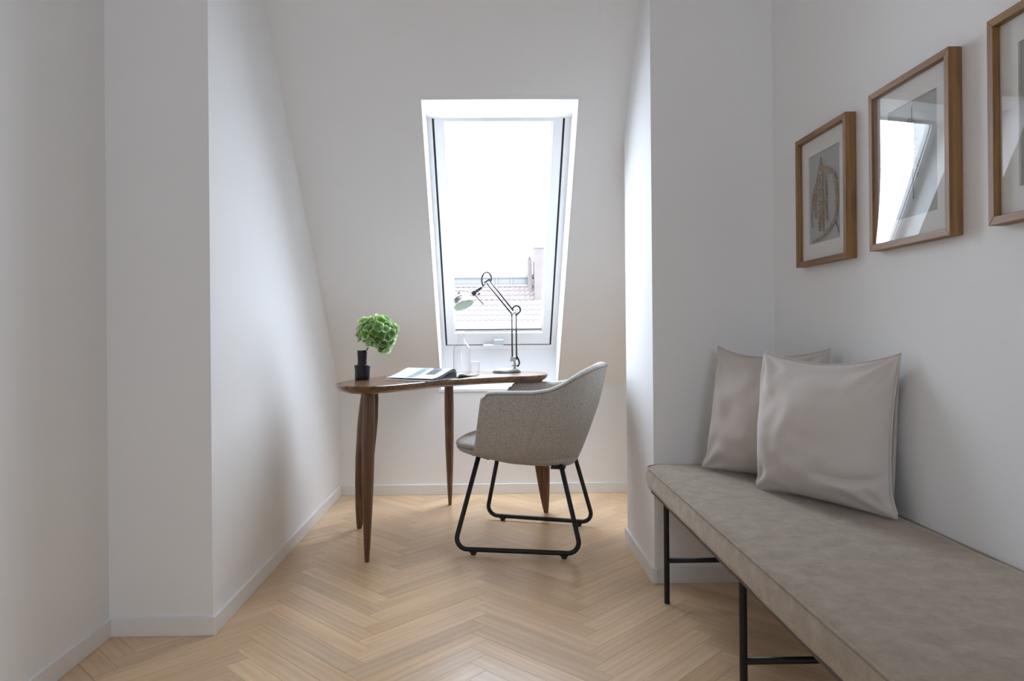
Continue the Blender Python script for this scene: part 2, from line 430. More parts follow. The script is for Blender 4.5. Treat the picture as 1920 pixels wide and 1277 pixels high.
def plank_geom(poly):
    """chamfered board: top polygon, chamfer ring, sides"""
    n = len(poly); cx = sum(p[0] for p in poly)/n; cyy = sum(p[1] for p in poly)/n
    ins = []
    for i in range(n):
        p0, p1, p2 = Vector(poly[i-1]), Vector(poly[i]), Vector(poly[(i+1) % n])
        e1 = (p1-p0).normalized(); e2 = (p2-p1).normalized()
        n1 = Vector((-e1.y, e1.x)); n2 = Vector((-e2.y, e2.x)); k = n1 + n2
        d = k / max(.3, 1 + n1.dot(n2)); ins.append(p1 + d * .0005)
    v = [(p.x, p.y, 0) for p in ins] + [(p[0], p[1], -.0006) for p in poly] + [(p[0], p[1], -.012) for p in poly]
    f = [tuple(range(n))]
    for k in (0, n): f += [(k+i, k+n+i, k+n+(i+1) % n, k+(i+1) % n) for i in range(n)]
    return v, f
full_rect = [(-PLN/2+GAP, -PW/2+GAP), (PLN/2-GAP, -PW/2+GAP), (PLN/2-GAP, PW/2-GAP), (-PLN/2+GAP, PW/2-GAP)]
mv, mf = plank_geom(full_rect)
full_me = bpy.data.meshes.new('plank'); full_me.from_pydata(mv, [], mf); full_me.materials.append(M['oak'])
cands = []
for j in range(-8, 9):
    for i in range(-90, 90):
        da, db = -i*PW + j*PLN, i*PW + j*PLN
        for fam in (1, 2):
            if fam == 1: a0, a1, b0, b1 = aE-PLN+da, aE+da, bT-PW+db, bT+db
            else: a0, a1, b0, b1 = aE+da, aE+PW+da, bT-PW+db, bT-PW+PLN+db
            ca, cb_ = (a0+a1)/2, (b0+b1)/2
            x, y = to_xy(ca, cb_)
            if x < FX0-.3 or x > FX1+.3 or y < FY0-.3 or y > FY1+.3: continue
            # skip boards wholly under the piers
            if (x < CL-.3 and y > PL+.3) or (x > WR+.3 and y < PR0) or (x > PRX+.3 and PR0+.26 < y < PR1-.26): continue
            cands.append((x, y, fam))
rest = MB()
for (x, y, fam) in cands:
    ang = R(-45) if fam == 1 else R(45)
    c_, s_ = math.cos(ang), math.sin(ang)
    wpoly = [(x + p[0]*c_ - p[1]*s_, y + p[0]*s_ + p[1]*c_) for p in full_rect]
    cl = clip(wpoly)
    if len(cl) < 3: continue
    inside = all(FX0 <= p[0] <= FX1 and FY0 <= p[1] <= FY1 for p in wpoly)
    near = y > 1.35
    loc_poly = [((p[0]-x)*c_ + (p[1]-y)*s_, -(p[0]-x)*s_ + (p[1]-y)*c_) for p in cl]
    ar_ = abs(sum(loc_poly[i-1][0]*loc_poly[i][1]-loc_poly[i][0]*loc_poly[i-1][1] for i in range(len(loc_poly))))/2
    if ar_ < 1e-4: continue
    if near:
        if inside: me = full_me
        else:
            v, f = plank_geom(loc_poly); me = bpy.data.meshes.new('plank'); me.from_pydata(v, [], f); me.materials.append(M['oak'])
        o = bpy.data.objects.new('plank', me); COL.objects.link(o); o.parent = floor; o.location = (x, y, 0); o.rotation_euler = (0, 0, ang)
    else:
        v, f = plank_geom(cl); rest.add(v, f)
tag(rest.build('plank_field', M['oak'], floor), kind='stuff')

# ------------------------------------------------------------------ roof window
# window plane: parallel to the roof, set back into it
WY, WZ = 3.355, 1.943               # upper edge of the window plane
sdir = Vector((0, 1, -SL)).normalized()   # down the slope
ndir = Vector((0, SL, 1)).normalized()    # outwards
def wp(x, d, n=0.0):
    p = Vector((x, WY, WZ)) + sdir * d + ndir * n; return p
win = tag(empty('window_1', (0.049, BW, OZ0)), kind='structure')
wo = Vector(win.location)
def wpart(name, mb, mat, par=win, **k):
    mb.v = [tuple(Vector(p) - wo) for p in mb.v]
    return mb.build(name, mat, par, **k)
SX0, SX1 = -.263, .355            # outer edges of the sash (dark joint)
LEN = 1.395                       # slope length of the sash
def slopebox(mb, x0, x1, d0, d1, n0, n1):
    v = [wp(x0,d0,n0), wp(x1,d0,n0), wp(x1,d1,n0), wp(x0,d1,n0), wp(x0,d0,n1), wp(x1,d0,n1), wp(x1,d1,n1), wp(x0,d1,n1)]
    return mb.add(v, [(3,2,1,0),(4,5,6,7),(0,1,5,4),(1,2,6,5),(2,3,7,6),(3,0,4,7)])
# lining boards of the opening
t = .012
bot = wp(0, LEN + .035)           # lower end of the window frame
for nm, x0, x1 in (('left', OX0, OX0+t), ('right', OX1-t, OX1)):
    mb = MB().prism([(roofY(OZ1), OZ1), (WY+.03, OZ1), (WY+.03, WZ), (bot.y+.03, bot.z), (bot.y+.03, OZ0), (BW-.0015, OZ0), (BW-.0015, KZ), ], 'x', x0, x1)
    wpart('lining_board', mb, M['lining'])
wpart('lining_board', MB().prism([(roofY(OZ1)+.001, OZ1-.0005), (WY+.05, OZ1-.0005), (WY+.05, OZ1-t), (roofY(OZ1-t)+.001, OZ1-t)], 'x', OX0+t, OX1-t), M['lining'])
wpart('lining_board', MB().box((OX0+t, bot.y, OZ0), (OX1-t, bot.y+.02, bot.z+.015)), M['lining'])
wpart('window_sill', MB().box((OX0-.002, BW-.004, OZ0-.012), (OX1+.002, bot.y+.02, OZ0+.004)), M['lining'], bevel=.001)
# outer frame (jambs), then the sash with its dark joint
ff = MB()
slopebox(ff, OX0+t, SX0-.004, -.03, LEN+.035, -.004, .07); slopebox(ff, SX1+.004, OX1-t, -.03, LEN+.035, -.004, .07)
slopebox(ff, SX0-.004, SX1+.004, LEN+.006, LEN+.035, -.004, .07); slopebox(ff, SX0-.004, SX1+.004, -.06, -.012, -.004, .07)
wpart('window_frame', ff, M['sash'])
sl_ = MB()
slopebox(sl_, SX0-.006, SX0+.007, -.012, LEN+.006, -.001, .06); slopebox(sl_, SX1-.007, SX1+.006, -.012, LEN+.006, -.001, .06)
slopebox(sl_, SX0, SX1, LEN-.003, LEN+.0065, -.001, .06); slopebox(sl_, SX0, SX1, -.014, -.006, .012, .06)
wpart('rubber_seal', sl_, M['seal'])
SW = .052
sash = MB()
slopebox(sash, SX0+.0065, SX0+SW, -.008, LEN-.003, -.006, .06); slopebox(sash, SX1-SW, SX1-.0065, -.008, LEN-.003, -.006, .06)
slopebox(sash, SX0+SW, SX1-SW, LEN-.09, LEN-.003, -.006, .06); slopebox(sash, SX0+SW, SX1-SW, -.008, .012, -.006, .06)
so = wpart('sash', sash, M['sash'])
bead = MB()
slopebox(bead, SX0+SW, SX0+SW+.008, .012, LEN-.09, .014, .06); slopebox(bead, SX1-SW-.008, SX1-SW, .012, LEN-.09, .014, .06)
slopebox(bead, SX0+SW, SX1-SW, LEN-.101, LEN-.09, .014, .06); slopebox(bead, SX0+SW, SX1-SW, .012, .020, .014, .06)
wpart('glazing_bead', bead, M['lining'], so)
gk = MB(); slopebox(gk, SX0+SW+.008, SX1-SW-.008, LEN-.107, LEN-.1005, .010, .016)
wpart('glazing_gasket', gk, M['seal'], so)
pn = MB(); v = [wp(SX0+SW, .01, .04), wp(SX1-SW, .01, .04), wp(SX1-SW, LEN-.09, .04), wp(SX0+SW, LEN-.09, .04)]
pn.add(v, [(0, 1, 2, 3)]); wpart('window_pane', pn, M['pane'], so)
# latch and grip at the foot of the sash
lt = MB(); slopebox(lt, .018, .075, LEN-.05, LEN-.01, -.024, -.006); wpart('latch', lt, M['latch'], so, bevel=.003)
gp = MB(); slopebox(gp, -.045, .062, LEN-.016, LEN+.004, -.030, -.012); wpart('latch_bar', gp, M['sash'], so, bevel=.003)
pc = wp((OX0+OX1)/2, LEN/2, .12)
portal('sky_portal_roof', pc, (-1, 0, 0), tuple(-sdir), .70, 1.5)

# ------------------------------------------------------------------ house across the street, seen through the roof window
D = 30.0
def ext(px, py, y=D):             # sizes read off at that distance
    return ((px - 920) / FPX * y, .95 + (618 - py) / FPX * y)
house = empty('town_house', (0, D, -8), 0, 'pale red tiled town house roof outside the roof window', 'building')
ho = Vector(house.location)
def hpart(name, mb, mat, par=house, **k):
    mb.v = [tuple(Vector(p) - ho) for p in mb.v]; return mb.build(name, mat, par, **k)
def course(x0, x1, y0, z0, y1, z1, wl, mat):
    """one course of pantiles: wavy strip with a raised lower edge"""
    mb = MB(); n = int((x1 - x0) / wl * 4); v = []
    for i in range(n + 1):
        x = x0 + (x1 - x0) * i / n; h = .03 * math.sin(2 * math.pi * (x - x0) / wl)
        v += [(x, y0, z0 - .05), (x, y0 - .03, z0 + .03 + h), (x, y1, z1 + h * .6)]
    f = []
    for i in range(n):
        a = i * 3; f += [(a, a+3, a+4, a+1), (a+1, a+4, a+5, a+2)]
    return mb.add(v, f)
xl, xr = -9.0, 1.93
# upper steep courses
zt = ext(0, 535)[1]; zb = ext(0, 562)[1]
for k in range(3):
    z0 = zb + (zt - zb) * k / 3; z1 = zb + (zt - zb) * (k+1) / 3
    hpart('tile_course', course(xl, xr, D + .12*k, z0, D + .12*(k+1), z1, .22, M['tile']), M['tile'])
# lower, flatter courses running down towards the street
rows = 14; yb0, zb0 = D - .1, zb - .02; zlow = ext(0, 705, D-3.8)[1]
for k in range(rows):
    z0 = zb0 + (zlow - zb0) * (k+1) / rows; z1 = zb0 + (zlow - zb0) * k / rows
    y0 = yb0 - 3.8 * (k+1) / rows; y1 = yb0 - 3.8 * k / rows
    hpart('tile_course', course(xl, 2.6, y0, z0, y1, z1, .24, M['tile_lit']), M['tile_lit'])
hpart('wall', MB().box((xl, D-3.7, -9), (2.6, D+6, zlow-.1)).box((xl, D+.05, zlow-.2), (2.6, D+6, zb-.1)), M['render'])
zc0 = ext(0, 535)[1]; zc1 = ext(0, 519)[1]; zc2 = ext(0, 513)[1]
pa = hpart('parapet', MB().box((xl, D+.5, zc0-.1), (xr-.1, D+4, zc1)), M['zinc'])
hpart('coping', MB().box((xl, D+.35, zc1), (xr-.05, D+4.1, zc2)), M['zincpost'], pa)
for px in (932, 961):
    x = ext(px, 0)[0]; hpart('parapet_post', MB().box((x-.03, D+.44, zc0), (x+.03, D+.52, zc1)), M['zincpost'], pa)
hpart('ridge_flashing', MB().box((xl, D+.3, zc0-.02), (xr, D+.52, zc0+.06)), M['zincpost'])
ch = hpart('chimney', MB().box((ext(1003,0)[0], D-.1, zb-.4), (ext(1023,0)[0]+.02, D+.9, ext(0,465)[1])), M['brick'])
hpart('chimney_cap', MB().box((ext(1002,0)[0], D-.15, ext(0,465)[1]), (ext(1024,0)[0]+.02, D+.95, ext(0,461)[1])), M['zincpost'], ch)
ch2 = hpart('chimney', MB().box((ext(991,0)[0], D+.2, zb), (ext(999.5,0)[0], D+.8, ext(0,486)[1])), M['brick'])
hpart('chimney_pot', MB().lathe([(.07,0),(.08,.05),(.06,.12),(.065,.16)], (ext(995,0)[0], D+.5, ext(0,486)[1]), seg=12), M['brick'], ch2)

# ------------------------------------------------------------------ desk
desk = empty('kidney_desk', (-.2, 3.35, 0), 0, 'kidney-shaped brown walnut desk on four tapering legs under the roof window', 'desk')
do = Vector(desk.location)
outline = [(-.655,3.05),(-.632,2.945),(-.575,2.872),(-.49,2.850),(-.41,2.905),(-.30,3.05),(-.18,3.210),(-.02,3.330),(.12,3.400),(.228,3.428),(.272,3.50),(.284,3.62),(.25,3.74),(.12,3.80),(-.06,3.80),(-.26,3.745),(-.44,3.61),(-.565,3.41),(-.635,3.22)]
def offset_poly(pts, d):
    out = []
    n = len(pts)
    for i in range(n):
        t_ = (pts[(i+1) % n] - pts[i-1]).normalized(); nn = Vector((-t_.y, t_.x, 0)); out.append(pts[i] + nn * d)
    return out
oc = catmull([(x - do.x, y - do.y, 0) for x, y in outline], 8)
TZ = .73
prof = [(.004, TZ), (.0, TZ-.0025), (.0008, TZ-.009), (.006, TZ-.019), (.018, TZ-.029), (.034, TZ-.034)]
mb = MB(); n = len(oc); rings = []
for (d, z) in prof:
    rings.append([Vector((p.x, p.y, z)) for p in offset_poly(oc, d)])
v = [p for r_ in rings for p in r_]; f = []
for i in range(len(rings)-1):
    for k in range(n): f.append((i*n+k, i*n+(k+1)%n, (i+1)*n+(k+1)%n, (i+1)*n+k))
f.append(tuple(range(n))); f.append(tuple(reversed(range((len(rings)-1)*n, len(rings)*n))))
mb.add(v, f).build('tabletop', M['walnut'], desk, auto=32)
MAJ = [(0,.011),(.04,.0165),(.15,.026),(.32,.0365),(.5,.0435),(.75,.047),(.9,.042),(1,.036)]
MIN = [(0,.0088),(.04,.0105),(.1,.0128),(.3,.018),(.5,.022),(.75,.0245),(.9,.0235),(1,.022)]
def leg(top, foot, major):
    top, foot = Vector((*top, TZ-.03)), Vector((*foot, 0)); ma = Vector((*major, 0)).normalized(); mi = Vector((-ma.y, ma.x, 0))
    mb = MB(); seg = 20; v = []; H = 22
    for i in range(H+1):
        h = i / H; c = foot.lerp(top, h); a_, b_ = lerp_tab(MAJ, h), lerp_tab(MIN, h)
        if i == 0: c = c + Vector((0,0,0))
        for k in range(seg):
            an = 2*math.pi*k/seg; v.append(c + ma*a_*math.cos(an) + mi*b_*math.sin(an) - do)
    f = []
    for i in range(H):
        for k in range(seg): f.append((i*seg+k, i*seg+(k+1)%seg, (i+1)*seg+(k+1)%seg, (i+1)*seg+k))
    f += [tuple(range(seg)), tuple(H*seg+k for k in range(seg))]
    mb.add(v, f).build('leg', M['walnut_leg'], desk, auto=50)
leg((-.508, 2.985), (-.517, 2.950), (.12, 1))
leg((-.555, 3.30), (-.640, 3.452), (.98, .1))
leg((-.218, 3.70), (-.229, 3.900), (-.06, 1))
leg((.222, 3.60), (.280, 3.704), (.97, -.2))

# ------------------------------------------------------------------ armchair
chair = empty('armchair', (.185, 3.245, 0), R(-14), 'grey upholstered armchair with black wire sled base at the desk', 'chair')
HW = [(.33,.17),(.36,.195),(.40,.232),(.45,.258),(.52,.275),(.60,.287),(.70,.290),(.82,.285)]     # half width by height
UB = [(.33,.150),(.37,.205),(.42,.228),(.50,.258),(.61,.298),(.70,.320),(.77,.336),(.80,.341)]     # back by height
UF = [(.36,-.215),(.41,-.207),(.45,-.186),(.55,-.170),(.66,-.152),(.80,-.14)]                      # front of the arms by height
NS = 26
def plan(s, z):
    """outer plan curve of the shell at one height; s = 0 at the middle of the back, 1 at the arm front"""
    hw, ub, uf = lerp_tab(HW, z), lerp_tab(UB, z), lerp_tab(UF, z); a = abs(s); sg = 1 if s >= 0 else -1
    ur = .24; uc = ub - ur
    if a < .62:
        th = a / .62 * math.pi / 2; e = 2 / 2.7
        return Vector((uc + ur * math.cos(th) ** e, sg * hw * math.sin(th) ** e, z))
    k = (a - .62) / .38
    return Vector((uc + (uf - uc) * k, sg * hw, z))
def rim(s):
    a = abs(s); u = plan(s, .69).x
    tab = [(-.2,.676),(.06,.680),(.12,.688),(.17,.708),(.21,.735),(.25,.760),(.29,.780),(.33,.789),(.36,.791)]
    h = lerp_tab(tab, u)
    d = u - lerp_tab(UF, .68)
    if d < .03: h -= .03 - math.sqrt(max(0, .03**2 - (.03 - d)**2))
    return h
def bottom(s):
    u = plan(s, .40).x
    return lerp_tab([(-.22,.412),(-.05,.378),(.13,.366),(.19,.372),(.26,.372)], u)
svals = [-1 + 2*i/(2*NS) for i in range(2*NS+1)]
# finer near the arm fronts
svals = sorted(set(svals + [-1+.004, -1+.01, -1+.02, 1-.004, 1-.01, 1-.02]))
T = 10; rings = []; piping_pts = []
def section(s, th, push=0.0):
    zb_, zt_ = bottom(s), rim(s); out = []; inn = []
    for i in range(T+1):
        tt = i / T; z = zb_ + (zt_ - zb_) * tt
        p = plan(s, z); e = 1e-3
        tg = (plan(min(1, s+e), z) - plan(max(-1, s-e), z)); tg.z = 0; tg.normalize(); nrm = Vector((tg.y, -tg.x, 0))
        if nrm.dot(p - Vector((.02, 0, z))) < 0: nrm = -nrm
        bulge = th * (1 - .0)
        fwd = Vector((-push, 0, 0))
        out.append(p + fwd - nrm * (.021 - th/2)); inn.append(p + fwd - nrm * (.021 + th/2 + (.012*math.sin(math.pi*tt) if th > .03 else 0)))
    # rounded rim
    a, b = out[-1], inn[-1]; c = (a + b) / 2; r_ = (a - b).length / 2; dirn = (a - b).normalized(); cap = []
    for k in range(1, 6):
        an = math.pi * k / 6; cap.append(c + dirn * r_ * math.cos(an) + Vector((0, 0, 1)) * r_ * .75 * math.sin(an))
    return out + cap + inn[::-1]
secs = []
for q in (80, 55, 30): secs.append(section(-1, .042*math.cos(R(q)), .018*math.sin(R(q))))
for s in svals: secs.append(section(s, .042))
for q in (30, 55, 80): secs.append(section(1, .042*math.cos(R(q)), .018*math.sin(R(q))))
mb = MB(); ns = len(secs); k_ = len(secs[0]); v = [p for sc in secs for p in sc]; f = []
for i in range(ns-1):
    for j in range(k_-1): f.append((i*k_+j, i*k_+j+1, (i+1)*k_+j+1, (i+1)*k_+j))
    f.append((i*k_+k_-1, i*k_, (i+1)*k_, (i+1)*k_+k_-1))
f.append(tuple(range(k_))); f.append(tuple((ns-1)*k_+j for j in range(k_)))
shell = mb.add(v, f).build('backrest_shell', M['chair'], chair, smooth=True)
pts = [section(s, .042)[T] + Vector((0, 0, .002)) for s in svals]
MB().tube(pts, .0022, 6).build('piping', M['piping'], shell, smooth=True)
# seams on the outside of the shell, where the arm meets the back
for sg in (-1, 1):
    sp = []
    for i in range(14):
        z = bottom(.60*sg) + (rim(.60*sg) - bottom(.60*sg)) * (i/13*.985); p = plan(.60*sg, z); sp.append(p + Vector((0, .0005*sg, 0)))
    MB().tube(sp, .0009, 5).build('seam', M['chair'], shell, smooth=True)
# seat base (under-shell) and cushion
def seat_outline(scale, u_front, hwf, n=48):
    """rounded seat outline: front nose, sides inside the arms, round back"""
    pts = []
    for k in range(n):
        a = 2*math.pi*k/n; c, s_ = math.cos(a), math.sin(a); e = 2/3.6
        x = (abs(c)**e) * (1 if c >= 0 else -1); y = (abs(s_)**e) * (1 if s_ >= 0 else -1)
        ux = x * .5 * (.21 - u_front) + .5 * (.21 + u_front); pts.append(Vector((ux, y*hwf, 0)))
    return pts
def pad(levels, name, mat, par):
    """stack of outlines: (z at front, z at back, inset, half width, front u)"""
    mb = MB(); v = []; f = []; n = 48
    for (zf, zbk, ins, hwf, uf) in levels:
        for p in seat_outline(1, uf + ins, hwf - ins, n):
            tt = (p.x - uf) / (.21 - uf); x = p.x if p.x < 0 else p.x - ins * .5 * (p.x/.21)
            v.append((x, p.y, zf + (zbk - zf) * min(1, max(0, tt))))
    m_ = len(levels)
    for i in range(m_-1):
        for k in range(n): f.append((i*n+k, i*n+(k+1)%n, (i+1)*n+(k+1)%n, (i+1)*n+k))
    f.append(tuple(range(n))); f.append(tuple((m_-1)*n+k for k in range(n)))
    return mb.add(v, f).build(name, mat, par, smooth=True, subsurf=1)
pad([(.408,.360,.09,.22,-.318),(.406,.358,.05,.22,-.322),(.412,.362,.018,.225,-.328),(.424,.374,.004,.226,-.331),(.438,.39,.0,.226,-.333),(.446,.41,.006,.224,-.333)], 'seat_base', M['chair'], chair)
pad([(.436,.40,.02,.238,-.333),(.442,.41,.004,.238,-.335),(.452,.425,.0,.238,-.335),(.464,.438,.006,.238,-.333),(.473,.447,.03,.238,-.330),(.478,.452,.09,.238,-.32)], 'seat_cushion', M['chair'], chair)
# sled base
def sled(sg, par):
    tr_ = .0102; zt_ = .012 + tr_
    path = fillet([(-.195, sg*.208, .412), (-.290, sg*.283, zt_), (.250, sg*.246, zt_), (.160, sg*.196, .376)], .045, 8)
    o = MB().tube(path, tr_, 12).build('sled_leg', M['black'], par, smooth=True)
    for (u, vv) in ((-.205, .277), (.178, .2505)):
        MB().lathe([(.010,0),(.0115,.002),(.0115,.012),(.009,.0135)], (u, sg*vv, 0), seg=14).build('foot_pad', M['rubber'], o, auto=40)
        MB().obox((u, sg*vv, .0145), (.016,0,0), (0,.0085,0), (0,0,.0055)).build('foot_clip', M['rubber'], o, bevel=.002)
    return o
sled(-1, chair); sled(1, chair)
MB().tube([(-.193, -.205, .405), (-.193, .205, .405)], .0095, 10).build('cross_bar', M['black'], chair, smooth=True)
MB().tube([(.158, -.195, .368), (.158, .195, .368)], .0095, 10).build('cross_bar', M['black'], chair, smooth=True)
for sg in (-1, 1):
    MB().obox((-.180, sg*.192, .404), (.032,0,-.008), (0,.022,0), (.001,0,.006)).build('bracket', M['black'], chair, bevel=.002)
    MB().obox((.146, sg*.182, .364), (.030,0,0), (0,.022,0), (0,0,.005)).build('bracket', M['black'], chair, bevel=.002)

# ------------------------------------------------------------------ daybed bench
BX0, BX1, BY0, BY1, BZ0, BZ1 = .552, 1.0605, .86, 2.570, .382, .460
bench = empty('daybed_bench', ((BX0+BX1)/2, (BY0+BY1)/2, 0), 0, 'long beige velvet bench on thin black legs along the right wall', 'bench')
bo = Vector(bench.location)
def rrect(x0, x1, y0, y1, r_, n=7):
    pts = []
    for (cx, cyy, a0) in ((x1-r_, y1-r_, 0), (x0+r_, y1-r_, 90), (x0+r_, y0+r_, 180), (x1-r_, y0+r_, 270)):
        for k in range(n+1):
            a = R(a0 + 90*k/n); pts.append((cx + r_*math.cos(a), cyy + r_*math.sin(a)))
    return pts
def resample(pts, step):
    out = []
    for i in range(len(pts)):
        p, q = Vector(pts[i]), Vector(pts[(i+1) % len(pts)]); d = (q-p).length; m_ = max(1, int(d/step))
        for k in range(m_): out.append(tuple(p.lerp(q, k/m_)))
    return out
base_o = resample(rrect(BX0, BX1, BY0, BY1, .045), .03)
ctr = Vector(((BX0+BX1)/2, (BY0+BY1)/2))
mb = MB(); n = len(base_o); v = []; f = []
lev = [(.02, BZ0), (.005, BZ0+.002), (.0, BZ0+.012), (-.004, BZ0+.035), (-.002, BZ0+.058), (.001, BZ1-.008), (.005, BZ1-.0025), (.012, BZ1+.0005), (.03, BZ1+.0012), (.06, BZ1+.002)]
for (ins, z) in lev:
    for (x, y) in base_o:
        # inset towards the long axis
        px = max(BX0+ins, min(BX1-ins, x)) if ins > .02 else x + (ctr.x - x)/abs(ctr.x - x + 1e-9) * ins * min(1, abs(ctr.x-x)/.2)
        py = max(BY0+ins, min(BY1-ins, y)) if ins > .02 else y + (1 if y < ctr.y else -1) * ins * (1 if (y < BY0+.05 or y > BY1-.05) else 0)
        nz_ = noise.noise(Vector((x*9, y*9, z*30))) * .0022
        v.append((px + nz_ - bo.x, py - bo.y, z + nz_*.5))
for i in range(len(lev)-1):
    for k in range(n): f.append((i*n+k, i*n+(k+1)%n, (i+1)*n+(k+1)%n, (i+1)*n+k))
f.append(tuple(range(n))); f.append(tuple((len(lev)-1)*n+k for k in range(n)))
cush = mb.add(v, f).build('seat_cushion', M['velvet'], bench, smooth=True)
pip = [(x - bo.x, y - bo.y, BZ1-.0035) for (x, y) in resample(rrect(BX0+.0015, BX1-.0015, BY0+.0015, BY1-.0015, .045), .03)]
MB().tube(pip, .0032, 6, closed=True).build('piping', M['velvet'], cush, smooth=True)
MB().prism([(x-bo.x, y-bo.y) for x, y in rrect(BX0+.012, BX1-.012, BY0+.012, BY1-.012, .035)], 'z', BZ0-.014, BZ0+.002).build('base_board', M['brownply'], bench, bevel=.002)
LX0, LX1 = .602, 1.005
for yy in (2.461, 1.711, .961):
    for xx in (LX0, LX1):
        MB().lathe([(.0088,0),(.0095,.001),(.0095,BZ0-.014)], (xx-bo.x, yy-bo.y, 0), seg=16).build('leg', M['black'], bench, auto=40)
    MB().tube([(LX0-bo.x, yy-bo.y, .147), (LX1-bo.x, yy-bo.y, .147)], .0085, 12).build('stretcher', M['black'], bench, smooth=True)
    MB().box((LX0-bo.x, yy-bo.y-.009, BZ0-.030), (LX1-bo.x, yy-bo.y+.009, BZ0-.0145)).build('cross_rail', M['black'], bench)

# ------------------------------------------------------------------ cushions on the bench
def cushion(name, label, BL, BRt, height, lean, lean_l, thick, mat, seed, fold=0):
    e = Vector((BRt[0]-BL[0], BRt[1]-BL[1], 0)); w = e.length; e.normalize(); nf = Vector((e.y, -e.x, 0))
    if nf.y > 0: nf = -nf
    mid = Vector(((BL[0]+BRt[0])/2, (BL[1]+BRt[1])/2, BZ1+.007))
    root = empty(name, tuple(mid), 0, label, 'cushion', 'square cushions on the velvet bench')
    G = 46
    def pt(a, b, side):
        # a, b in [-1,1]; edges dip between the pointed corners
        xx = a * (1 - .075 * (1 - b*b)**1.0 * abs(a)**3); yy = b
        if b > 0: yy = b - .165 * (1 - a*a)**.8 * b**4 - .015*math.sin(3*a+seed)*(1-a*a)*b**3
        else: yy = b + .03 * (1 - a*a) * abs(b)**4
        for ca in (-1, 1): xx += ca * .055 * math.exp(-((a - ca)**2 + (b + .97)**2) / .022)
        ra, rb = abs(a), abs(b)
        t_ = ((1 - ra**2.6) * (1 - rb**2.6)); t_ = max(0, t_) ** .55
        bb_ = .5*(1 - b)                                  # sagging: fuller at the foot
        th = thick * t_ * (.80 + .35 * math.sin(math.pi * min(1, bb_*.9)))
        p3 = Vector((a*2.1+seed, b*2.1, side*1.7))
        wr = (noise.noise(p3) * .014 + noise.noise(p3*2.3) * .006) * t_
        # creases fanning out of the corners
        for (ca, cb) in ((-1,1),(1,1),(1,-1),(-1,-1)):
            dx, dy = a-ca, b-cb; d = math.hypot(dx, dy)
            if 1e-4 < d < 1.1:
                an = math.atan2(dy, dx); wr += (.012 if cb > 0 else .008) * math.sin(an*9 + seed*2.3 + ca + 2*d) * math.exp(-((d-.34)/.24)**2)
        if fold:
            # soft horizontal fold near the lower right corner
            wr -= .026 * math.exp(-((b + .50 + .10*math.sin(a*3))/.045)**2) * max(0, min(1, (a - .15)/.5)) * (1 if side > 0 else 0)
            wr += .014 * math.exp(-((b + .64)/.09)**2) * max(0, min(1, (a - .1)/.5)) * (1 if side > 0 else 0)
        # chopped dip under the upper edge
        wr -= .012 * math.exp(-((b - .78)/.14)**2) * (1 - a*a)
        z = (yy + 1) / 2 * height
        ln = (lean_l * (1-a)/2 + lean * (1+a)/2) * (z / height)
        pos = e * (xx * w / 2) - nf * ln + nf * (side * (th/2) + wr * (1 if side > 0 else -.6) * (t_**.5)) + Vector((0, 0, max(z, .0015)))
        return pos
    mb = MB()
    for side in (1, -1):
        v = []
        for i in range(G+1):
            for j in range(G+1):
                a = math.sin(math.pi/2 * (-1 + 2*i/G)) * .55 + (-1+2*i/G) * .45; b = math.sin(math.pi/2 * (-1 + 2*j/G)) * .55 + (-1+2*j/G) * .45
                v.append(pt(a, b, side))
        f = [(i*(G+1)+j, (i+1)*(G+1)+j, (i+1)*(G+1)+j+1, i*(G+1)+j+1) for i in range(G) for j in range(G)]
        if side < 0: f = [tuple(reversed(q)) for q in f]
        mb.add(v, f)
    body = mb.build('cover', mat, root, smooth=True)
    bm = bmesh.new(); bm.from_mesh(body.data); bmesh.ops.remove_doubles(bm, verts=bm.verts, dist=.0004); bm.to_mesh(body.data); bm.free()
    loop = [pt(-1+2*k/30, 1, 1) for k in range(30)] + [pt(1, 1-2*k/30, 1) for k in range(30)] + [pt(1-2*k/30, -1, 1) for k in range(30)] + [pt(-1, -1+2*k/30, 1) for k in range(30)]
    loop = [p + Vector((0, 0, .0015)) for p in loop]
    MB().tube(loop, .0024, 6, closed=True).build('seam', mat, body, smooth=True)
    return root
cushion('throw_cushion', 'taupe cushion standing behind the other one by the pier', (.735, 2.455), (1.015, 2.135), .418, .02, .095, .18, M['linen1'], 3.3)
cushion('throw_cushion', 'pale taupe cushion with pointed corners in front on the bench', (.808, 2.150), (1.006, 1.776), .414, .040, .024, .19, M['linen2'], 1.2, fold=1)

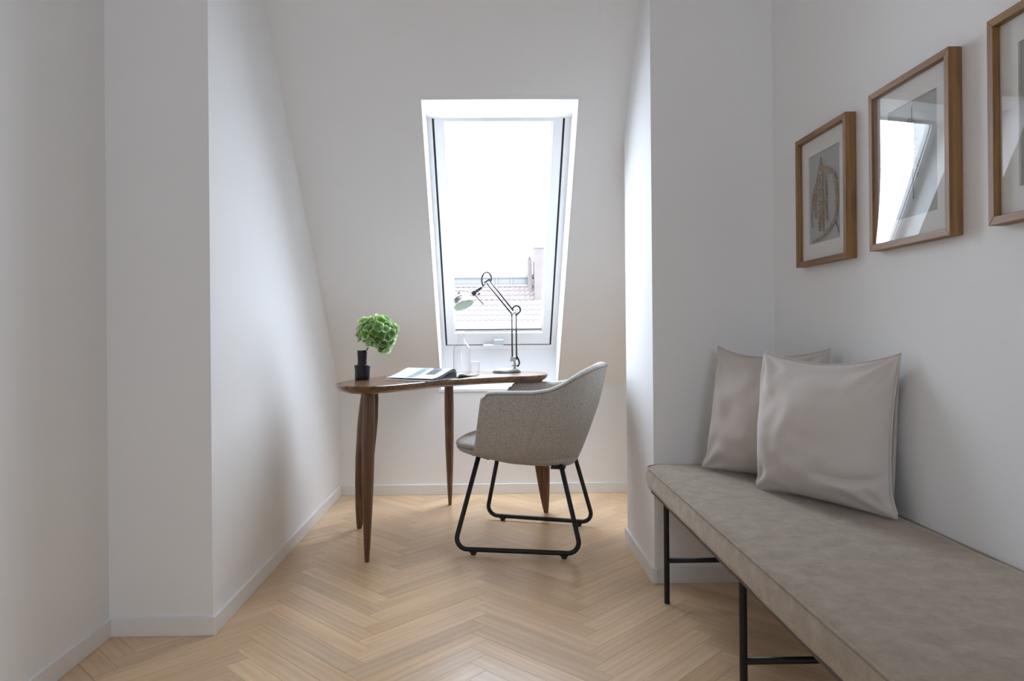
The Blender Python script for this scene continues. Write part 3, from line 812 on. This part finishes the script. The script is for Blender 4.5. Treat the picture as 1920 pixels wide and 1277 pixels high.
# ------------------------------------------------------------------ framed pictures
def strand(path, r_, mb, rng, dens=1.0):
    """a knobbly dried flower tassel: many little beads along a path"""
    pts = catmull(path, 14, closed=False)
    for i, p in enumerate(pts):
        k = i / (len(pts)-1); rr = r_ * (.55 + .75*math.sin(math.pi*min(1, .12+.85*k)))
        for q in range(3):
            c = p + Vector((-abs(rng.uniform(0, .6))*rr, rng.uniform(-1, 1)*rr, rng.uniform(-1, 1)*rr)); s_ = rr * rng.uniform(.5, .85)
            mb.add([c+Vector((s_,0,0)), c-Vector((s_,0,0)), c+Vector((0,s_,0)), c-Vector((0,s_,0)), c+Vector((0,0,s_)), c-Vector((0,0,s_))],
                   [(0,2,4),(2,1,4),(1,3,4),(3,0,4),(2,0,5),(1,2,5),(3,1,5),(0,3,5)])
def picture(label, Y0, Y1, Z0, Z1, strands, stems, wave, seed):
    root = empty('framed_picture', (WR, (Y0+Y1)/2, (Z0+Z1)/2), 0, label, 'picture', 'oak framed pictures on the right wall')
    w, h = (Y1-Y0)/2, (Z1-Z0)/2; dp = .032; mw = .017
    # mitred rails and stiles
    for (name, mat, quad) in (('frame_rail', 'frame_y', ((-w,h),(w,h),(w-mw,h-mw),(-w+mw,h-mw))), ('frame_rail', 'frame_y', ((-w,-h),(w,-h),(w-mw,-h+mw),(-w+mw,-h+mw))),
                              ('frame_stile', 'frame_z', ((-w,-h),(-w,h),(-w+mw,h-mw),(-w+mw,-h+mw))), ('frame_stile', 'frame_z', ((w,-h),(w,h),(w-mw,h-mw),(w-mw,-h+mw)))):
        MB().prism(list(quad), 'x', -dp, -.001).build(name, M[mat], root, bevel=.0008, bseg=1)
    iw, ih = w-mw, h-mw
    MB().box((-.012, -iw, -ih), (-.002, iw, ih)).build('backing', M['card'], root)
    mt = MB(); mo = .062; mz = .064; x0, x1 = -.0165, -.0120
    mt.box((x0, -iw, ih-mz+.012), (x1, iw, ih)).box((x0, -iw, -ih), (x1, iw, -ih+mz-.012)).box((x0, -iw, -ih+mz-.012), (x1, -iw+mo-.012, ih-mz+.012)).box((x0, iw-mo+.012, -ih+mz-.012), (x1, iw, ih-mz+.012))
    mt.build('mat_board', M['mat'], root)
    rng = random.Random(seed)
    pr = MB()
    for st in stems: pr.tube(catmull([(-.0145, a, b) for a, b in st], 8, closed=False), .0012, 5)
    plant = pr.build('dried_plant', M['drystem'], root, smooth=True)
    for st in strands:
        mb = MB(); strand([(-.015, a, b) for a, b in st[1:]], st[0]*.78, mb, rng); mb.build('tassel', M['dry'], plant)
    # acrylic sheet, a little bowed
    G = 24; v = []; f = []
    for i in range(G+1):
        for j in range(G+1):
            a, b = -1+2*i/G, -1+2*j/G
            v.append((wave(a*iw, b*ih), a*iw, b*ih))
    f = [(i*(G+1)+j, (i+1)*(G+1)+j, (i+1)*(G+1)+j+1, i*(G+1)+j+1) for i in range(G) for j in range(G)]
    MB().add(v, f).build('glazing', M['acrylic'], root, smooth=True)
    return root
# positions across the sheet: +a is away from the camera (left in the photograph)
tA = [(.0055,(.03,.07),(.035,.02),(.03,-.04),(.034,-.085),(.030,-.105)), (.0055,(.01,.075),(.012,.02),(.014,-.04),(.010,-.09),(.006,-.112)),
      (.005,(.045,.05),(.058,.01),(.062,-.03),(.058,-.06)), (.0048,(-.005,.07),(-.012,.02),(-.010,-.03),(-.016,-.07),(-.02,-.08)),
      (.0052,(-.01,.085),(-.045,.07),(-.075,.04),(-.083,-.02),(-.078,-.07),(-.05,-.10),(0,-.125),(.05,-.133),(.075,-.136)),
      (.0042,(.06,.04),(.075,.0),(.085,-.04)), (.006,(.02,.11),(.015,.09),(-.01,.082),(-.035,.062))]
picture('framed dried tassel plant, farthest of the three oak frames', 2.052, 2.392, 1.150, 1.574, tA, [[(.02,.125),(.05,.06),(.08,0),(.088,-.05),(.082,-.09)], [(-.07,-.09),(-.085,-.11),(-.092,-.13)]], lambda y, z: -.022, 11)
tB = [(.005,(.0,.09),(.012,.03),(.01,-.04)), (.005,(-.01,.09),(-.02,.03),(-.025,-.05)), (.0045,(.01,.1),(.03,.05),(.045,-.02))]
picture('middle oak frame whose glazing mirrors the roof window', 1.586, 1.926, 1.154, 1.578, tB, [[(0,.13),(.0,.05),(-.005,-.10)]], lambda y, z: -.0285 + .09*(y-.104)**2 - .30*max(0, -z+.03)**2*(y-.104), 12)
tC = [(.010,(.05,.125),(.04,.11),(.02,.10)), (.012,(.06,.085),(.045,.07),(.02,.07)), (.013,(.07,.03),(.05,.035),(.01,.04)), (.012,(.0,-.02),(-.02,-.06),(-.03,-.1))]
picture('oak frame at the right edge of the photo, nearest the camera', 1.122, 1.462, 1.156, 1.579, tC, [[(0,.13),(-.01,0),(-.01,-.12)]], lambda y, z: -.023 + .03*y*y, 13)

# ------------------------------------------------------------------ vase and hydrangea
vc = Vector((-.580, 3.235, TZ))
vase = empty('stepped_vase', tuple(vc), 0, 'black glazed two-step vase on the left end of the desk', 'vase')
prof = [(.0325,0),(.034,.003),(.0335,.02),(.0342,.045),(.036,.064),(.0355,.0665),(.030,.067),(.0222,.0665),(.0212,.070),(.0205,.085),(.0215,.105),(.0222,.124),(.0225,.130),(.0212,.1325),(.0185,.131),(.0178,.115),(.0178,.02)]
mb = MB().lathe(prof, seg=40)
mb.v = [tuple(Vector(p) * (1 + (.035*noise.noise(Vector(p)*38) if p[2] > .004 else 0))) for p in mb.v]
mb.v = [(p[0], p[1], max(0, p[2])) for p in mb.v]
mb.build('vase_body', M['vase'], vase, smooth=True)
fc = Vector((-.513, 3.24, .936))
flower = empty('hydrangea', (vc.x+.014, vc.y, TZ+.08), 0, 'round green hydrangea head leaning out of the black vase', 'flower')
fo = Vector(flower.location)
MB().tube([Vector((-.008, 0, -.05)), Vector((.004, 0, .05)), Vector((.020, .002, .078)), fc - fo + Vector((-.012, 0, -.02)), fc - fo], [.0028, .003, .003, .0028, .002], 8).build('stem', M['stem'], flower, smooth=True)
# one floret: four broad cupped petals
fm = MB()
for k in range(4):
    a = math.pi/2*k + .2; ca, sa = math.cos(a), math.sin(a); U = 4; W_ = 4; v = []
    for i in range(U+1):
        u = i/U; rr = .002 + .021*u; wd = .0135 * math.sin(math.pi*(.12 + .74*u))**.8 * (1.05 if i < U else .55)
        for j in range(W_+1):
            t_ = -1 + 2*j/W_; x, y = rr - .0035*t_*t_*u, wd*t_; z = .004*u*u*3 - .003*u + .004*t_*t_*u + .0012*math.sin(6*t_+k*2)*u
            v.append((x*ca - y*sa, x*sa + y*ca, z + .0008*(k % 2)))
    f = [(i*(W_+1)+j, (i+1)*(W_+1)+j, (i+1)*(W_+1)+j+1, i*(W_+1)+j+1) for i in range(U) for j in range(W_)]
    fm.add(v, f)
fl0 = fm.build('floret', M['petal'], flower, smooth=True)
fme = fl0.data
NFL = 84; rng = random.Random(5); first = True
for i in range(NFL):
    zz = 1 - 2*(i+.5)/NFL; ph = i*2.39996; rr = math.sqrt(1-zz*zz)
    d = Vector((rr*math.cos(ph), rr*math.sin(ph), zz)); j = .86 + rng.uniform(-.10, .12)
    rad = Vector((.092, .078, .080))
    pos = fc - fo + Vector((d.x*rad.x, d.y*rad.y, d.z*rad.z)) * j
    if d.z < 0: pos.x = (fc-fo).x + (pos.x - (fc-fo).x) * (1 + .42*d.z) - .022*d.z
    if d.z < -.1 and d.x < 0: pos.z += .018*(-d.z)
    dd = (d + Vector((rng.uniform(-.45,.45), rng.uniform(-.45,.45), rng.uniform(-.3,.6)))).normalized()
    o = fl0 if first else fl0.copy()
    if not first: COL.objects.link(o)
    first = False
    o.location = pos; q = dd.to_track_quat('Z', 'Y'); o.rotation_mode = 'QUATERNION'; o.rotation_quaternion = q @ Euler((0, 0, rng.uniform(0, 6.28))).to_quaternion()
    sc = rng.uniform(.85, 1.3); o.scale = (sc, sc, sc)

# ------------------------------------------------------------------ open magazine
mag = empty('open_magazine', (-.30, 3.20, TZ), 0, 'open magazine with curling pages lying on the desk', 'magazine')
mo_ = Vector(mag.location)
Bc = Vector((-.252, 3.085, 0)); dS = Vector((.47, .883, 0)).normalized(); dF = Vector((-.855, .519, 0)).normalized(); PH = .255; PWd = .205
def sheet(profile, name, mat, par, th, shift=0.0, ext_=0.0, label=None):
    """page strip: profile is (distance along the page width, height)"""
    mb = MB(); n = len(profile); v = []
    for s_ in (0, 1):
        base_ = Bc + dF * (s_ * (PH + ext_) - (ext_*.5 if not s_ else 0)) + dS * shift
        for (t_, z) in profile: v.append(base_ + dS*t_ + Vector((0,0,TZ+z)) - mo_)
        for (t_, z) in profile: v.append(base_ + dS*t_ + Vector((0,0,TZ+z-th)) - mo_)
    f = []
    for i in range(n-1):
        f.append((i, i+1, 2*n+i+1, 2*n+i)); f.append((n+i+1, n+i, 3*n+i, 3*n+i+1))
        f.append((i+1, i, n+i, n+i+1)); f.append((2*n+i, 2*n+i+1, 3*n+i+1, 3*n+i))
    f += [(0, 2*n, 3*n, n), (n-1, 2*n-1, 4*n-1, 3*n-1)]
    return mb.add(v, f).build(name, mat, par, auto=40)
def sm(tab, n=18):
    t0, t1 = tab[0][0], tab[-1][0]; P = catmull([(a, b, 0) for a, b in tab], 5, closed=False); return [(p.x, p.y) for p in P]
top_prof = sm([(0,.012),(.04,.0165),(.09,.027),(.135,.039),(.165,.0455),(.188,.044),(.202,.030),(.206,.012)])
pg = sheet(top_prof, 'left_page', M['paper'], mag, .0012)
pd_prof = sm([(.03,.010),(.09,.021),(.135,.033),(.165,.039),(.185,.037),(.199,.024),(.203,.008)])
sheet(pd_prof, 'page_block', M['pageedge'], mag, .004)
low = sm([(-.018,.0035),(.04,.004),(.10,.0038),(.17,.003),(.205,.0025)])
sheet(low, 'cover', M['paper'], mag, .0025)
rp_prof = sm([(.207,.006),(.216,.013),(.235,.0175),(.26,.0155),(.31,.009),(.36,.0055),(.405,.0045)])
sheet(rp_prof, 'right_page', M['paper'], mag, .0012)
rb_prof = sm([(.209,.004),(.222,.009),(.24,.0125),(.27,.010),(.33,.0055),(.40,.004)])
sheet(rb_prof, 'page_block', M['pageedge'], mag, .003)
# printed pictures on the left page
def hgt(prof, t_): return lerp_tab(prof, t_)
def print_patch(t0, t1, s0, s1, name, mat):
    mb = MB(); n = 8; v = []
    for i in range(n+1):
        t_ = t0 + (t1-t0)*i/n
        for s_ in (s0, s1): v.append(Bc + dF*(s_*PH) + dS*t_ + Vector((0,0,TZ+hgt(top_prof, t_)+.0006)) - mo_)
    f = [(2*i, 2*i+1, 2*i+3, 2*i+2) for i in range(n)]
    mb.add(v, f).build(name, mat, pg)
print_patch(.012, .185, .46, .62, 'printed_photo', M['ink_blue'])
print_patch(.018, .07, .52, .60, 'printed_photo', M['ink_grey'])
print_patch(.075, .15, .16, .36, 'printed_photo', M['ink_grey'])
print_patch(.155, .172, .20, .40, 'printed_caption', M['ink_grey'])

# ------------------------------------------------------------------ glass carafe and tumbler
def glassware(name, label, cat, c, prof, part):
    root = empty(name, c, 0, label, cat)
    MB().lathe(prof, seg=40, close_ends=False).build(part, M['glass'], root, smooth=True)
glassware('glass_carafe', 'clear glass carafe with a narrow neck behind the magazine', 'carafe', (-.146, 3.56, TZ),
          [(.0001,0),(.036,0),(.0405,.004),(.041,.02),(.041,.128),(.037,.143),(.024,.158),(.0155,.172),(.0145,.20),(.016,.212),(.0145,.2125),(.013,.20),(.014,.172),(.0225,.157),(.0355,.142),(.0392,.127),(.0392,.02),(.038,.008),(.034,.006),(.0001,.006)], 'carafe_body')
glassware('glass_tumbler', 'small clear glass tumbler beside the carafe', 'glass', (-.080, 3.585, TZ),
          [(.0001,0),(.020,0),(.0222,.003),(.0232,.062),(.0226,.0625),(.0215,.062),(.0205,.007),(.018,.005),(.0001,.005)], 'tumbler_body')

# ------------------------------------------------------------------ desk lamp
LY = 3.67
lamp = empty('desk_lamp', (.081, LY, TZ), 0, 'nickel swing-arm desk lamp with mint-lined shade in front of the window', 'lamp')
lo_ = Vector(lamp.location)
def LP(x, z, dy=0): return Vector((x, LY+dy, z)) - lo_
def lpart(mb, name, mat, par=lamp, **k): return mb.build(name, M[mat], par, **k)
lpart(MB().lathe([(.070,0),(.0725,.002),(.0725,.004),(.069,.010),(.062,.016),(.050,.0205),(.0001,.0215)], seg=48, close_ends=False), 'base', 'lampbase', auto=30)
lpart(MB().lathe([(.0735,0),(.0735,.0025),(.070,.0026)], seg=48, close_ends=False), 'base_rim', 'darkchrome', smooth=True)
xs = .1225
lpart(MB().lathe([(.0065,.02),(.0065,.052),(.0042,.053),(.0042,.075)], LP(xs, TZ), seg=16), 'stem', 'chrome', auto=40)
lpart(MB().tube([LP(xs-.016, TZ+.036), LP(xs+.014, TZ+.036)], .0022, 8), 'clamp_screw', 'darkchrome', smooth=True)
lpart(MB().obox(LP(xs-.008, TZ+.070), (.014,0,0), (0,.006,0), (.002,0,.012)), 'lower_joint', 'chrome', bevel=.002)
# lower arm: two parallel rods
eA, eB = (.1095, 1.026), (.1315, 1.030)
la = lpart(MB().tube([LP(.1105, .790), LP(*eA)], .0040, 10), 'lower_arm_rod', 'darkchrome', smooth=True)
lpart(MB().tube([LP(.1325, .797), LP(*eB)], .0040, 10), 'lower_arm_rod', 'darkchrome', smooth=True)
# elbow
lpart(MB().obox(LP(.1215, 1.036), (.012,0,.006), (0,.005,0), (-.002,0,.004)), 'elbow', 'chrome', bevel=.0015)
for p in (eA, eB, (.115, 1.050)): lpart(MB().lathe([(.0045,-.007),(.0045,.007)], LP(*p), axis=(0,1,0), seg=12), 'pivot', 'darkchrome', auto=40)
# upper arm: two parallel rods
lpart(MB().tube([LP(.1085, 1.033), LP(-.0165, 1.190)], .0040, 10), 'upper_arm_rod', 'darkchrome', smooth=True)
lpart(MB().tube([LP(.115, 1.052), LP(-.004, 1.206)], .0040, 10), 'upper_arm_rod', 'darkchrome', smooth=True)
lpart(MB().obox(LP(-.0155, 1.202), (.014,0,.010), (0,.005,0), (-.003,0,.004)), 'upper_joint', 'darkchrome', bevel=.0015)
# cable loops
def loop(pts, name='cable'): lpart(MB().tube(catmull([LP(*p) for p in pts], 8, closed=False), .0042, 8), name, 'cable', smooth=True)
loop([(-.036,1.178,.004), (-.043,1.205,.006), (-.036,1.236,.008), (-.016,1.247,.008), (.001,1.236,.008), (.006,1.215,.006), (.003,1.196,.004)])
loop([(.113,1.060,.004), (.130,1.074,.006), (.150,1.066,.008), (.153,1.046,.008), (.141,1.034,.006), (.133,1.024,.004)])
loop([(.134,.812,.004), (.143,.795,.006), (.146,.776,.006), (.136,.760,.004)])
# head: fork, socket, shade
lpart(MB().tube([LP(-.026,1.186), LP(-.040,1.172)], .0032, 8), 'neck', 'darkchrome', smooth=True)
ax = (Vector((-.092, 0, 1.135)) - Vector((-.040, 0, 1.172))).normalized()
lpart(MB().lathe([(.006,0),(.0075,.004),(.0075,.022),(.011,.024),(.011,.032),(.0075,.033),(.0075,.038),(.0125,.040),(.0135,.058),(.010,.062)], LP(-.043,1.170), axis=tuple(ax), seg=18), 'socket', 'darkchrome', auto=35)
lpart(MB().lathe([(.0075,-.009),(.0075,.009)], LP(-.066,1.150), axis=(0,1,0), seg=14), 'knuckle', 'darkchrome', auto=40)
lpart(MB().lathe([(.002,0),(.012,.004),(.002,.010)], LP(-.060,1.140), axis=(.6,0,-.8), seg=14), 'wing_nut', 'darkchrome', smooth=True)
lpart(MB().tube([LP(-.079,1.131), LP(-.036,1.083)], .0026, 8), 'switch_lever', 'darkchrome', smooth=True)
lpart(MB().lathe([(.001,-.0025),(.0026,0),(.001,.0025)], LP(-.035,1.082), seg=10), 'lever_tip', 'darkchrome', smooth=True)
sa = Vector((.33, -.34, -.88)).normalized(); rimc = LP(-.1365, 1.0785)
# shade: spun dome, rim forward along sa
outer = [(.0535,0),(.0545,-.001),(.049,-.010),(.0455,-.022),(.043,-.036),(.036,-.048),(.024,-.056),(.012,-.060),(.0115,-.072),(.004,-.074)]
sh = lpart(MB().lathe(outer, rimc, axis=tuple(sa), seg=48), 'shade', 'chrome', auto=35)
bm = bmesh.new(); bm.from_mesh(sh.data)
big = [q for q in bm.faces if len(q.verts) > 8 and (q.calc_center_median() - rimc).length < .01]
bmesh.ops.delete(bm, geom=big, context='FACES_ONLY'); bm.to_mesh(sh.data); bm.free()
lpart(MB().lathe([(.0532,.0002),(.048,-.010),(.0445,-.022),(.042,-.036),(.035,-.047),(.023,-.0548),(.0001,-.057)], rimc, axis=tuple(sa), seg=48, close_ends=False), 'shade_lining', 'enamel', sh, smooth=True)
lpart(MB().lathe([(.0435,-.0358),(.0440,-.0358),(.0368,-.0482),(.0248,-.0565),(.0125,-.0608),(.0120,-.0608)], rimc, axis=tuple(sa), seg=48, close_ends=False), 'shade_crown', 'whiteenamel', sh, smooth=True)
apex = rimc - sa*.074
lpart(MB().tube(catmull([apex, apex + Vector((.010,.0,.012)), apex + Vector((.04,.012,.010)), LP(-.088,1.138)], 6, closed=False), .0035, 8), 'shade_bracket', 'chrome', sh, smooth=True)
lpart(MB().lathe([(.004,-.052),(.010,-.046),(.016,-.034),(.014,-.024),(.004,-.019)], rimc, axis=tuple(sa), seg=20), 'bulb', 'whiteenamel', smooth=True)
